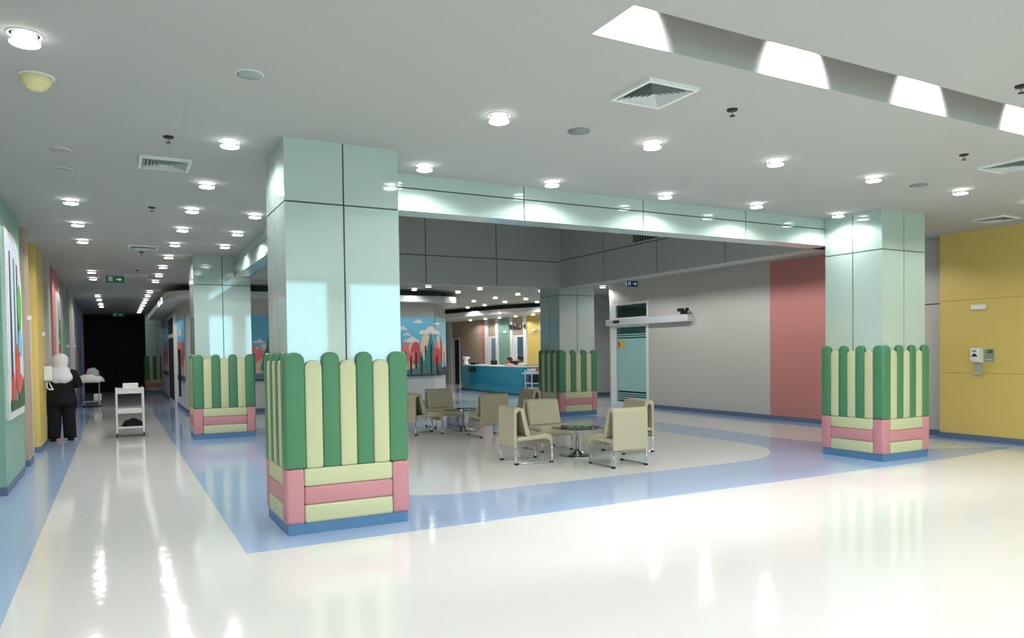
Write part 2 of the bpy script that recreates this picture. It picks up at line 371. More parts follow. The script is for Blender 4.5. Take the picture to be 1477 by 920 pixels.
off = lambda pts, d: [tuple(Vector(p) - Vector((-(Vector(pts[min(i + 1, len(pts) - 1)]) - Vector(pts[max(i - 1, 0)])).normalized().y, (Vector(pts[min(i + 1, len(pts) - 1)]) - Vector(pts[max(i - 1, 0)])).normalized().x)) * d) for i, p in enumerate(pts)]
offset_wall('baseboard', off(path, .012), 0, .1, .012, M_base, wm)
arc2 = [(2.3 - 1.1 * math.cos(a), 21.9 - 1.1 * math.sin(a)) for a in [PI / 2 * k / 8 for k in range(9)]]
sof = [(1.2, 34.5)] + arc2 + [(8.9, 20.8), (9.4, 21.1), (10.0, 22.1), (10.1, 23.2), (10.1, 30)]
so = offset_wall('soffit', sof, 3.12, 3.31, .7, M_lgrey, wm); so['label'] = 'projecting pale band below a dark recess'
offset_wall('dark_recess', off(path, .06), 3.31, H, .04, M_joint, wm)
offset_wall('grey_band', off(path, .008), 2.70, 3.12, .008, M_grey, wm)

mu = thing('woodland_mural', 'wide blue mural with clouds and red and teal trees', 'mural', (0, 0, 0))
fm = face_map('y', 21.3, -1)
SB = .0
flat(mu, 'sky', rect(2.72, 8.75, .87, 2.69), 'sky', fm, .005, .02)
def side_pt(u, z, d):   # second facet of the mural, u measured onward from 8.75
    a, b = Vector((8.75, 21.3)), Vector((9.5, 22.2)); 
    e = (b - a).normalized(); nrm = Vector((e.y, -e.x)); p = a + e * (u - 8.75) + nrm * d; return (p.x, p.y, z)
fm2 = lambda d: (lambda u, z: side_pt(u, z, d))
flat(mu, 'sky', rect(8.75, 9.88, .87, 2.69), 'sky2', fm2, .03, .045)
Z = lambda py: 2.68 - (py - 458) * .02141
X = lambda px: 7.70 + (px - 578) * .0285
for (px, py, w_) in ((609, 482, .66), (588, 494, .5), (606, 496, .22), (578, 476, .3), (540, 480, .6), (520, 494, .4), (460, 480, .6)): flat(mu, 'cloud', cloud(X(px), Z(py), w_), 'cloud', fm, .02, .026)
for u, z, w_ in ((3.62, 1.62, .5), (3.5, 1.2 + .62, .3), (5.2, 2.1, .6), (6.3, 1.9, .5)): flat(mu, 'cloud', cloud(u, z + .1, w_), 'cloud', fm, .02, .026)
flat(mu, 'hills', [(2.72, .87), (8.75, .87), (8.75, 1.6), (8.4, 1.72), (8.0, 1.9), (7.7, 1.62), (7.0, 1.7), (6.2, 1.5), (5.4, 1.75), (4.6, 1.55), (3.9, 1.75), (3.3, 1.6), (2.72, 1.5)], 'peach', fm, .02, .024)
flat(mu, 'hills', [(2.72, .87), (8.75, .87), (8.75, 1.08), (8.3, 1.14), (7.7, 1.05), (6.6, 1.15), (5.4, 1.04), (4.2, 1.16), (3.4, 1.06), (2.72, 1.12)], 'hill', fm, .05, .054)
flat(mu, 'ground', [(2.72, .87), (8.75, .87), (8.75, .93), (2.72, .91)], 'ground', fm, .056, .06)
TN = [0]
def tree(u, z0, h, w_, key, kind, f_, d=.026):
    TN[0] += 1; d = d + .0016 * (TN[0] % 11)
    flat(mu, 'trunk', rect(u - .025, u + .025, z0, z0 + h * .7), 'bark', f_, d + .008, d + .012)
    P = {'round': blob(u, z0 + h * .66, w_ / 2, h * .36, seed=int(u * 90)), 'cone': [(u - w_ / 2, z0 + h * .22), (u - w_ * .3, z0 + h * .14), (u + w_ * .3, z0 + h * .14), (u + w_ / 2, z0 + h * .22), (u + w_ * .28, z0 + h * .55), (u, z0 + h), (u - w_ * .28, z0 + h * .55)],
         'fan': [(u, z0 + h * .4), (u + w_ * .5, z0 + h * .62), (u + w_ * .42, z0 + h * .9), (u + .1 * w_, z0 + h * .8), (u, z0 + h), (u - .1 * w_, z0 + h * .82), (u - w_ * .42, z0 + h * .95), (u - w_ * .5, z0 + h * .62)]}[kind]
    flat(mu, 'tree_crown', P, key, f_, d, d + .005)
for px, h, w_, key, kind in ((593, .98, .36, 'red', 'round'), (611, 1.15, .48, 'pink', 'fan'), (581, 1.0, .26, 'pink', 'round'), (604, 1.25, .36, 'peach', 'round'), (566, 1.1, .5, 'teal', 'cone'),
                             (545, 1.0, .45, 'red', 'round'), (525, 1.2, .5, 'teal', 'cone'), (500, 1.1, .5, 'pink', 'fan'), (470, 1.1, .5, 'red', 'round'), (440, 1.2, .5, 'teal', 'cone')):
    tree(X(px), .93, h, w_, key, kind, fm)
for px, h, w_, key, kind in ((587, .8, .26, 'pink', 'fan'), (599, .75, .24, 'teal', 'cone'), (617, .8, .26, 'red', 'round'), (555, .9, .3, 'pink', 'fan'), (515, .8, .3, 'red', 'round'), (485, .9, .3, 'peach', 'round')): tree(X(px), .93, h, w_, key, kind, fm, .046)
for px, py, w_ in ((596, 466, .3), (618, 468, .22), (583, 484, .25)): flat(mu, 'cloud', cloud(X(px), Z(py), w_), 'cloud', fm, .02, .026)
tree(3.36, .93, 1.0, .5, 'pink', 'fan', fm); tree(3.75, .93, .85, .3, 'red', 'round', fm)
tree(8.62, .93, 1.30, .52, 'teal', 'cone', fm, .03)
tree(8.93, .9, 1.25, .3, 'cloud', 'round', fm2, .046); tree(9.05, .9, .8, .36, 'teal', 'cone', fm2, .05); tree(9.3, .9, 1.15, .26, 'red', 'round', fm2, .047); tree(9.62, .9, 1.0, .34, 'peach', 'round', fm2, .047)
flat(mu, 'cloud', cloud(9.0, 2.4, .26), 'cloud', fm2, .045, .05); flat(mu, 'cloud', cloud(9.5, 2.28, .14), 'cloud', fm2, .045, .05)
flat(mu, 'ground', [(8.75, .87), (9.88, .87), (9.88, 1.15), (9.3, 1.1), (8.75, 1.0)], 'ground', fm2, .052, .06)

fm = face_map('x', 1.72, -1)
for k, (y0, y1) in enumerate(((22.4, 25.2), (29.6, 33.0))):
    mu = thing('corridor_mural', ['mural of blue sky and red trees right of the dark corridor door', 'mural of blue sky and red trees left of the dark corridor door'][k], 'mural', (0, 0, 0), 0, 'murals on the corridor wall')
    flat(mu, 'sky', rect(y0, y1, .87, 2.7), 'sky', fm, .01, .02)
    flat(mu, 'hills', [(y0, .87), (y1, .87), (y1, 1.55), ((y0 + y1) / 2, 1.75), (y0, 1.5)], 'peach', fm, .02, .024)
    flat(mu, 'ground', rect(y0, y1, .87, 1.02), 'ground', fm, .04, .044)
    for q in (.2, .5, .8): tree(y0 + (y1 - y0) * q, .93, 1.1, .7, 'red' if q != .5 else 'pink', 'round', fm)
    flat(mu, 'cloud', cloud(y0 + (y1 - y0) * .6, 2.2, .7), 'cloud', fm, .022, .03)
d = struct(B(1.66, 1.72, 25.9, 29.1, 0, 2.95).build('door_7', M_white))
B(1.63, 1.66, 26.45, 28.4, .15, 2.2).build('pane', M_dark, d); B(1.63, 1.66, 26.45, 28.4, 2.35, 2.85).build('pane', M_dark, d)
o = B(1.60, 1.66, 23.5, 23.62, .4, 1.78).build('hanging_bar', M_black, None, bevel=.01); tag(o, 'tall black bar fixed on the wall beside the corridor mural', 'bar')

# ------------------------------------------------------------ corridor end: unlit darkness put into the wall colour
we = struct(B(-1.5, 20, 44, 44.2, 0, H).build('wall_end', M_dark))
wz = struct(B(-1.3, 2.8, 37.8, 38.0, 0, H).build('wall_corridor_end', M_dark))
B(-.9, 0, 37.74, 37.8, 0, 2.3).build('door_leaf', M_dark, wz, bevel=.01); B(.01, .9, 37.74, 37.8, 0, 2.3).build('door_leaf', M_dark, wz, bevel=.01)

# ------------------------------------------------------------ right side: grey wall with glass door, pink panel, yellow wall
c = MB().box(12.85, 13.05, 7.6, 15.9, 0, H).box(12.85, 13.05, 15.9, 17.42, 2.95, H).box(12.85, 13.05, 17.42, 17.7, 0, H)
wr = struct(c.build('wall_right', M_grey))
B(12.838, 12.85, 9.0, 11.65, .1, H).build('pink_panel', M_pinkw, wr)['label'] = 'pink painted section'
B(12.835, 12.85, 7.7, 15.9, 0, .1).build('baseboard', M_base, wr)
B(12.845, 12.85, 7.7, 9.0, 2.33, 2.35).build('joint', M_joint, wr)
wy = struct(B(12.615, 12.85, -5.2, 7.68, 0, H).build('wall_yellow', M_joint))
panels(wy, 'x', 12.615, -1, [-5.2, -3, 0, 3.4, 7.68], [.1, 1.13, 2.36, H], M_yelw, gap=.005)
B(12.59, 12.612, -5.2, 7.68, 0, .1).build('baseboard', M_base, wy)
# room beyond the glass door
c = MB().box(13.05, 16.4, 17.7, 17.8, 0, H).box(16.4, 16.5, 12.5, 17.8, 0, H).box(13.05, 16.5, 12.4, 12.5, 0, H)
struct(c.build('wall_inner_room', mat('teal_room_paint', (96, 132, 128), .6)))

gd = thing('sliding_glass_door', 'white framed sliding door with frosted teal glass in the grey wall', 'door', (12.85, 16.65, 0))
f = MB().box(-.04, .04, -.75, -.68, 0, 2.3).box(-.04, .04, .68, .75, 0, 2.3).box(-.04, .04, -.68, .68, 2.24, 2.3).box(-.04, .04, -.68, .68, 0, .1)
f.build('door_frame', M_white, gd)
f = MB().box(-.03, .06, -.77, -.70, 2.48, 2.95).box(-.03, .06, .70, .95, 0, 2.95).box(-.03, .06, -.7, .7, 2.88, 2.95).box(-.03, .06, -.7, .7, 2.46, 2.52)
f.build('transom_frame', M_white, gd)
B(.01, .02, -.69, .69, 2.5, 2.9).build('transom_pane', M_tglass, gd)
B(-.005, .005, -.69, .69, .1, 2.25).build('pane', M_tglass, gd)
B(-.012, -.008, -.66, .66, .42, 1.92).build('frosted_film', M_film, gd)
for z in (.16, .22, .28, .34, 1.96, 2.02): B(-.012, -.008, -.66, .66, z, z + .03).build('film_stripe', M_film, gd)
s = B(-.02, -.013, .33, .62, 1.66, 1.84).build('warning_sticker', mat('sticker_yellow', (226, 180, 40), .5), gd); s['label'] = 'yellow and orange sticker'
B(-.024, -.02, .5, .62, 1.68, 1.82).build('sticker_patch', mat('sticker_red', (206, 92, 50), .5), s)
h = B(-.17, -.01, -2.5, 1.02, 2.30, 2.48).build('operator_housing', mat('pale_metal', (206, 206, 208), .35), gd, bevel=.01)
B(-.20, -.17, .35, .62, 2.37, 2.44).build('motion_sensor', M_black, h, bevel=.008)
t = thing('emergency_light', 'small black twin-head lamp on the right end of the door housing', 'lamp', (12.72, 14.32, 2.48))
B(-.05, .05, -.08, .1, 0, .08).build('battery_box', M_black, t, bevel=.008)
for dy in (-.14, .04, .16):
    MB().tube([(-.06, dy, .11), (.0, dy, .12)], .045, 10).build('lamp_head', M_black, t, True)
MB().tube([(0, -.14, .09), (0, .16, .09)], .012, 6).build('bracket', M_black, t)
o = B(12.55, 12.60, 6.9, 7.13, 2.19, 2.27).build('wall_light', M_white, None, bevel=.008); tag(o, 'small white rectangular fitting high on the yellow wall', 'fitting')
t = thing('soap_dispenser', 'white hand gel dispenser with drip tray on the yellow wall', 'dispenser', (12.60, 7.02, 1.12))
MB().ext([(0, .18), (-.11, .20), (-.13, .25), (-.13, .40), (-.10, .43), (0, .43)], lambda a, b: (a, -.075, b), lambda a, b: (a, .075, b)).build('housing', M_trimw, t, bevel=.012)
MB().box(-.02, 0, -.05, .05, 0, .18).box(-.12, 0, -.055, .055, -.01, .015).build('drip_tray', mat('tray_grey', (170, 176, 176), .4), t, bevel=.005)
MB().ext([(-.045, .29), (.045, .29), (.045, .305), (0, .345), (-.045, .305)], lambda a, b: (-.134, a, b), lambda a, b: (-.130, a, b)).build('logo', M_black, t)
B(-.134, -.130, -.025, .035, .375, .39).build('logo', M_black, t)
t = thing('notice_card', 'grey-green notice card fixed beside the gel dispenser on yellow wall', 'sign', (12.60, 6.86, 1.33))
B(-.012, 0, -.075, .06, 0, .20).build('card', mat('card_grey', (128, 146, 140), .3), t, bevel=.003)
B(-.016, -.012, -.06, .01, .13, .19).build('printed_patch', mat('card_print', (70, 84, 60), .5), t)
B(-.016, -.012, -.06, .05, .02, .04).build('printed_patch', mat('card_print2', (190, 200, 200), .5), t)

# ------------------------------------------------------------ back of the hall: reception
wq = struct(MB().box(13.9, 17, 21.3, 21.5, 0, H).box(15.95, 16.15, 17.8, 21.3, 0, H).build('wall_back_right', M_lgrey))
B(13.88, 17, 21.28, 21.3, 0, .1).build('baseboard', M_base, wq)
A0, A1 = Vector((15.2, 34.7)), Vector((15.7, 26.5)); E = (A1 - A0).normalized(); NN = Vector((-E.y, E.x)) * -1  # NN points to the hall (-x)
if NN.x > 0: NN = -NN
def rp(yy, d): 
    t_ = (yy - A0.y) / (A1.y - A0.y); p = A0 + (A1 - A0) * t_ + NN * d; return p
def rbox(ya, yb, z0, z1, d0, d1):
    a, b, c_, e = rp(ya, d0), rp(yb, d0), rp(yb, d1), rp(ya, d1)
    return MB().slab([tuple(a), tuple(b), tuple(c_), tuple(e)], z0, z1)
wre = struct(rbox(36.5, 21.4, 0, H, -.2, 0).build('wall_reception', M_lgrey))
secs = [(33.7, 31.5, M_beige), (31.45, 31.1, M_pinkw), (29.9, 28.85, M_grnw), (27.5, 22.0, M_yelw)]
for ya, yb, m in secs:
    for z0, z1 in ((.1, .98), (1.0, 2.29), (2.31, 3.12)): rbox(ya, yb, z0, z1, 0, .03).build('panel', m, wre)
for ya, yb in ((31.1, 30.8), (30.1, 29.88), (28.83, 28.63), (27.75, 27.52), (34.95, 34.55)): rbox(ya, yb, 0, 3.12, 0, .08).build('pilaster', M_white, wre)
for ya, yb in ((30.8, 30.1), (28.63, 27.75), (34.55, 33.75)):
    rbox(ya, yb, 2.31, 3.12, 0, .03).build('panel', M_beige, wre)
for k, (ya, yb) in enumerate(((30.8, 30.1), (28.63, 27.75), (34.55, 33.75))):
    d = struct(rbox(ya, yb, 0, 2.3, 0, .05).build('door_%d' % (8 + k), M_white))
    rbox(ya - (ya - yb) * .45, yb, 0, 2.22, .05, .07).build('leaf', [mat('door_blue_grey', (110, 136, 156), .5), mat('door_slate', (66, 92, 112), .5), M_dark][k], d)
    rbox(ya - (ya - yb) * .5, ya - (ya - yb) * .56, 1.0, 1.15, .07, .10).build('handle', M_steel, d)
# fascia above the reception
rs_pts = [(12.9, 31.5), (13.1, 30.3), (13.35, 28.4), (13.75, 26.5), (14.4, 24.9), (15.3, 23.4), (15.9, 22.6)]
rso = offset_wall('soffit', rs_pts, 3.12, 3.31, -.001, M_white, wre)
P = [tuple(p) for p in rs_pts] + [(15.95, 22.6), (15.2, 34.7), (12.9, 34.7)]
MB().slab(P, 3.12, 3.31).build('soffit_board', M_white, wre)
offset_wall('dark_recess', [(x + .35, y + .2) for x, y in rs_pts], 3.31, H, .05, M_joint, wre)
# hall back wall behind
struct(B(9.7, 20, 36.6, 36.8, 0, H).build('wall_back', M_lgrey))

# sign lettering over the door
t = thing('ward_lettering', 'black raised lettering above the slate door behind reception', 'sign', (0, 0, 0))
cu = bpy.data.curves.new('lettering', 'FONT'); cu.body = 'WARD 4'; cu.size = .37; cu.extrude = .008; cu.offset = .004; cu.align_x = 'CENTER'
cuo = bpy.data.objects.new('tmp', cu); COL.objects.link(cuo); dg = bpy.context.evaluated_depsgraph_get()
me = bpy.data.meshes.new_from_object(cuo.evaluated_get(dg)); bpy.data.objects.remove(cuo); me.materials.clear(); me.materials.append(M_black)
o = bpy.data.objects.new('letters', me); COL.objects.link(o); o.parent = t
p = rp(28.2, .12); o.matrix_local = Matrix.Translation((p.x, p.y, 2.55)) @ Matrix(((E.x, 0, NN.x), (E.y, 0, NN.y), (0, 1, 0))).to_4x4()
for y, nm, k in ((29.3, 'green', 0), (26.9, 'yellow', 1)):
    p = rp(y, .03); o = B(p.x - .05, p.x, y - .14, y + .14, 2.42, 2.54).build('wall_light', M_white, None, bevel=.01); tag(o, 'small white fitting on the %s panel behind reception' % nm, 'fitting', 'white fittings behind reception')

# counter
cp = [(13.25, 29.1), (12.98, 28.6), (12.82, 27.4), (12.74, 26.0), (12.68, 24.6), (12.66, 23.4), (12.72, 22.75), (12.95, 22.5), (13.6, 22.4)]
ct = thing('reception_counter', 'curved teal reception counter with white top', 'counter', (0, 0, 0))
def rib(pts, z0, z1, th, name, m, par): return offset_wall(name, pts, z0, z1, th, m, par)
rib(cp[::-1], .06, 1.02, -.5, 'front_panel', M_teal, ct)
rib(off(cp[::-1], .04)[:], 1.02, 1.06, -.6, 'worktop', M_white, ct)
rib(off(cp[::-1], -.04)[:], 0, .06, -.4, 'kick_strip', M_joint, ct)
B(12.52, 13.2, 22.15, 22.45, .80, .84).build('side_shelf', M_white, ct); B(12.62, 13.1, 22.2, 22.42, 0, .8).build('side_panel', mat('dark_teal', (30, 96, 118), .3), ct)
s = B(12.70, 12.75, 26.7, 27.3, .78, .98).build('notice_plate', M_black, ct); s['label'] = 'small dark plate near the top'

# things on the counter and around it
def monitor(x, y, label):
    t = thing('computer_monitor', label, 'monitor', (x, y, .72), 0, 'monitors on the reception desk')
    B(-.02, .02, -.26, .26, .12, .51).build('screen', M_black, t, bevel=.01); B(-.02, .0, -.03, .03, 0, .13).build('stand', M_black, t); B(-.09, .09, -.12, .12, -.0, .02).build('base', M_black, t)
dk = thing('reception_desk', 'low inner desk behind the teal counter', 'desk', (13.55, 25.6, 0))
B(-.3, .3, -2.6, 2.6, .68, .72).build('desktop', M_white, dk); 
for yy in (-2.4, 2.4): B(-.25, .25, yy - .03, yy + .03, 0, .68).build('side_panel', M_white, dk)
monitor(13.5, 26.55, 'black monitor on the left half of the reception desk'); monitor(13.5, 24.85, 'black monitor at the middle of the reception desk')
def simple(name, label, cat, mb, m, bevel=.01, smooth=False, group=None): 
    o = mb.build(name, m, None, smooth, bevel); return tag(o, label, cat, group)
t = thing('drink_dispenser', 'white dispenser bottle at the left end of the counter', 'bottle', (13.1, 28.4, 1.06))
MB().lathe([(.1, 0), (.11, .02), (.10, .12), (.07, .16), (.09, .19), (.15, .30), (.155, .33)], 16).build('body', M_white, t, True); B(-.02, .2, -.02, .02, .25, .29).build('spout', M_white, t)
simple('telephone', 'black telephone left on the reception counter', 'telephone', B(13.0, 13.2, 27.3, 27.75, 1.06, 1.15), M_black)
simple('paper_stack', 'low stack of papers between telephone and monitor on counter', 'papers', B(12.9, 13.15, 26.5, 27.0, 1.06, 1.09), M_white, .004)
simple('folded_cloth', 'pink folded cloth lying on the white counter top', 'cloth', MB().lathe([(.18, 0), (.2, .02), (.17, .05), (.1, .07), (.03, .08)], 14, (12.97, 24.2, 1.06)), mat('pink_cloth', (226, 150, 156), .8), 0, True)
simple('cream_box', 'cream box near the right end of the counter', 'box', B(12.9, 13.15, 23.0, 23.45, 1.06, 1.14), mat('cream_card', (226, 216, 180), .7))

# ------------------------------------------------------------ armchairs and tables
def profile(poly, y0, y1): return MB().ext(poly, lambda a, b: (a, y0, b), lambda a, b: (a, y1, b))
def make_chair(label):
    """faces +x; back panel at -x"""
    t = thing('armchair', label, 'chair', (0, 0, 0), 0, 'olive beige lounge chairs')
    profile([(-.31, .235), (-.265, .235), (-.26, .72), (-.235, .75), (-.20, .75), (-.18, .78), (-.20, .805), (-.27, .81), (-.30, .79), (-.31, .75)], -.29, .29).build('back_shell', M_vinyl, t, bevel=.018, seg=3)
    profile([(-.205, .765), (-.17, .80), (-.15, .79), (-.055, .42), (-.06, .40), (-.10, .395), (-.125, .41)], -.285, .285).build('back_cushion', M_vinyl, t, bevel=.018, seg=3)
    profile([(-.262, .33), (-.262, .385), (.20, .42), (.26, .405), (.295, .36), (.30, .25), (.265, .245), (.24, .32), (.18, .345)], -.29, .29).build('seat', M_vinyl, t, bevel=.018, seg=3)
    for s in (-1, 1):
        y = s * .275
        fr = MB().tube([(-.285, y, .30), (-.285, y, .035), (-.275, y, .02), (-.26, y, .016), (.26, y, .016), (.275, y, .02), (.283, y, .035), (.283, y, .30)], .0115, 8).build('skid_frame', M_chrome, t, True)
        for x in (-.27, .27): MB().tube([(x - .03, y, .012), (x + .03, y, .012)], .017, 8).build('foot_pad', M_black, fr, True)
    MB().tube([(-.24, -.27, .30), (-.24, .27, .30)], .010, 6).build('cross_bar', M_chrome, t, True)
    return t
CH = [(5.20, 9.24, -.09, 'olive chair nearest the front column, back panel toward the left, near group'),
      (6.14, 10.17, -PI / 2, 'olive chair of the near group behind the glass table, facing the camera'),
      (6.13, 8.28, PI / 2, 'olive chair of the near group seen squarely from behind'),
      (7.05, 9.27, PI - .03, 'olive chair of the near group right of the table, half hidden'),
      (5.30, 13.50, 0, 'olive chair at the left of the far group, beside the nearest column'),
      (6.15, 14.56, -PI / 2, 'olive chair of the far group facing the camera, below the mural'),
      (6.19, 12.46, PI / 2, 'olive chair of the far group seen from behind'),
      (7.38, 13.30, PI, 'olive chair of the far group nearest the far column')]
ch0 = make_chair(CH[0][3])
for i, (x, y, a, lb) in enumerate(CH):
    if i == 0: ch0.location = (x, y, .002); ch0.rotation_euler = (0, 0, a)
    else: copy_tree(ch0, None, (x, y, .002), a, lb)
def table(x, y, label):
    t = thing('coffee_table', label, 'table', (x, y, .002), 0, 'round glass coffee tables')
    MB().lathe([(.385, 0), (.40, .004), (.40, .010), (.385, .014)], 28, (0, 0, .425)).build('glass_top', M_tglass, t, True)
    MB().lathe([(.28, 0), (.28, .012), (.20, .03), (.08, .06), (.04, .09), (.028, .12)], 28).build('base', M_chrome, t, True)
    MB().lathe([(.027, .1), (.027, .38), (.05, .40), (.10, .415), (.10, .425)], 16).build('pedestal', M_chrome, t, True)
table(6.13, 9.30, 'round glass table on chrome foot in the near chair group')
table(6.15, 13.50, 'round glass table on chrome foot in the far chair group')

# ------------------------------------------------------------ trolleys
def caster(par, x, y, r=.05):
    c_ = MB().tube([(x - .012, y, r), (x + .012, y, r)], r, 14).build('caster', M_black, par, True)
    B(x - .02, x + .02, y - .02, y + .02, r * 1.2, r * 2.4).build('fork', M_steel, c_)
M_cart = mat('cart_enamel', (206, 208, 204), .35)
t = thing('utility_trolley', 'pale three-shelf trolley standing alone in the corridor', 'trolley', (.22, 16.65, 0))
for sx in (-1, 1):
    for sy in (-1, 1):
        B(sx * .235 - .02, sx * .235 + .02, sy * .28 - .02, sy * .28 + .02, .12, .97).build('post', M_cart, t, bevel=.008); caster(t, sx * .235, sy * .28)
for z, nm in ((.86, 'top_tray'), (.47, 'middle_shelf'), (.17, 'bottom_shelf')):
    hh = .10 if z != .17 else .04
    MB().box(-.23, .23, -.28, .28, z, z + .01).box(-.23, .23, -.285, -.27, z, z + hh).box(-.23, .23, .27, .285, z, z + hh).box(-.235, -.22, -.28, .28, z, z + hh).box(.22, .235, -.28, .28, z, z + hh).build(nm, M_cart, t)
def crumple(cx, cy, cz, rx, ry, h_, n=18, rings=6, seed=1):
    r = random.Random(seed); R = []
    for i in range(rings):
        f_ = i / (rings - 1); k = math.cos(f_ * PI / 2 * .92)
        R.append([(cx + rx * k * math.cos(2 * PI * j / n) * r.uniform(.88, 1.1), cy + ry * k * math.sin(2 * PI * j / n) * r.uniform(.88, 1.1), cz + h_ * math.sin(f_ * PI / 2) * (r.uniform(.8, 1.1) if i else 1)) for j in range(n)])
    return MB().loft(R)
simple('plastic_wrapping', 'crumpled clear-white plastic on top of the corridor trolley', 'plastic', crumple(.22, 16.55, .872, .17, .2, .12, seed=3), mat('plastic_film', (226, 228, 228), .15), 0)
simple('paper_box', 'white flat box on top of the corridor trolley', 'box', B(.10, .38, 16.72, 16.88, .872, 1.055), M_white)
simple('dark_cloth', 'black cloth bundle on the trolley bottom shelf', 'cloth', crumple(.27, 16.6, .182, .20, .22, .16, seed=5), mat('black_cloth', (22, 12, 12), .9), 0)
t = thing('baby_cot_trolley', 'wheeled cot stand with white blanket far down the corridor', 'trolley', (-.72, 27.0, 0))
for sx in (-1, 1):
    for sy in (-1, 1): MB().tube([(sx * .22, sy * .35, .1), (sx * .22, sy * .35, .80)], .014, 8).build('post', M_steel, t, True); caster(t, sx * .22, sy * .35)
B(-.24, .24, -.37, .37, .18, .20).build('bottom_shelf', M_steel, t); B(-.25, .25, -.38, .38, .78, .86).build('cot_tray', M_white, t, bevel=.02)
simple('cot_blanket', 'cream white blanket draped over the cot', 'blanket', crumple(-.72, 27.0, .80, .37, .45, .26, 22, 7, seed=9), mat('blanket_white', (228, 224, 212), .9), 0, True)
simple('clear_hood', 'clear plastic hood bundle on top of the cot blanket', 'plastic', crumple(-.68, 27.0, 1.02, .2, .25, .22, 16, 6, seed=11), mat('plastic_hood', (196, 196, 196), .2, alpha=.7), 0)
simple('linen_pack', 'white linen pack hanging under the cot at right', 'linen', B(-.66, -.44, 26.7, 26.95, .20, .42), M_white, .03)
t = thing('supply_trolley', 'crowded white supply trolley beside the reception counter', 'trolley', (12.25, 21.0, 0))
for sx in (-1, 1):
    for sy in (-1, 1): B(sx * .30 - .015, sx * .30 + .015, sy * .22 - .015, sy * .22 + .015, .1, .98).build('post', mat('cart_blue_white', (196, 208, 224), .4), t); caster(t, sx * .3, sy * .22)
for z in (.16, .52, .90): B(-.31, .31, -.23, .23, z, z + .03).build('shelf', mat('cart_blue_white', (196, 208, 224), .4), t)
items = [(-.2, .93, .1, .08, (230, 226, 222), 'white box on the top shelf of the supply trolley, left'), (-.02, .93, .09, .09, (196, 96, 60), 'orange tub on the top shelf of the supply trolley'), (.18, .93, .11, .07, (240, 236, 214), 'cream packet on the top shelf of the supply trolley, right'),
         (-.1, .55, .14, .25, (26, 32, 44), 'dark equipment box on the middle shelf of the supply trolley'), (.17, .55, .1, .3, (150, 160, 180), 'grey-blue packs on the middle shelf of the supply trolley'),
         (-.2, .19, .09, .2, (214, 226, 240), 'pale blue bin on the bottom shelf of the supply trolley'), (0, .19, .1, .2, (212, 190, 110), 'yellow bin on the bottom shelf of the supply trolley'), (.2, .19, .09, .22, (224, 176, 182), 'pink bin on the bottom shelf of the supply trolley')]
for i, (dx, z, hw, h_, rgb, lb) in enumerate(items):
    P = [(-hw * .8, 0), (hw * .8, 0), (hw, h_), (-hw, h_)]
    mb = MB().ext(P, lambda a, b: (12.25 + dx + a, 20.84, z + b), lambda a, b: (12.25 + dx + a, 21.12, z + b))
    simple('container', lb, 'container', mb, mat('item_%d' % i, rgb, .5), .012, group='supplies on the trolley')

# ------------------------------------------------------------ people
SKIN = mat('skin', (186, 136, 108), .5)
M_cloth = mat('black_fabric', (14, 14, 17), .9, bump=.1, bscale=60); M_scarf = mat('white_scarf', (226, 224, 226), .85, bump=.15, bscale=40)
def skin_obj(name, J, bones, m, parent, root=0, sub=2):
    ks = list(J); me = bpy.data.meshes.new(name); me.from_pydata([J[k][0] for k in ks], [(ks.index(a), ks.index(b)) for a, b in bones], [])
    o = bpy.data.objects.new(name, me); COL.objects.link(o); o.parent = parent
    sk = o.modifiers.new('skin', 'SKIN'); sk.use_smooth_shade = True
    me.skin_vertices.new() if hasattr(me.skin_vertices, 'new') and not me.skin_vertices else None
    sv = me.skin_vertices[0].data if me.skin_vertices else None
    for i, k in enumerate(ks):
        r = J[k][1]; sv[i].radius = (r if isinstance(r, tuple) else (r, r)); sv[i].use_root = (i == root)
    s_ = o.modifiers.new('sub', 'SUBSURF'); s_.levels = sub; s_.render_levels = sub
    me.materials.append(m)
    return o
def bake(o):
    dg = bpy.context.evaluated_depsgraph_get(); me = bpy.data.meshes.new_from_object(o.evaluated_get(dg))
    o.modifiers.clear(); o.data = me; return o
def ensure_skin(me):
    if not me.skin_vertices:
        import bmesh
        bm = bmesh.new(); bm.from_mesh(me); bm.verts.layers.skin.verify(); bm.to_mesh(me); bm.free()
_old = skin_obj
def skin_obj(name, J, bones, m, parent, root=0, sub=2):
    ks = list(J); me = bpy.data.meshes.new(name); me.from_pydata([J[k][0] for k in ks], [(ks.index(a), ks.index(b)) for a, b in bones], [])
    ensure_skin(me)
    o = bpy.data.objects.new(name, me); COL.objects.link(o); o.parent = parent
    o.modifiers.new('skin', 'SKIN').use_smooth_shade = True
    for i, k in enumerate(ks):
        r = J[k][1]; d_ = me.skin_vertices[0].data[i]; d_.radius = (r if isinstance(r, tuple) else (r, r)); d_.use_root = (i == root)
    s_ = o.modifiers.new('sub', 'SUBSURF'); s_.levels = sub; s_.render_levels = sub
    me.materials.append(m); return o
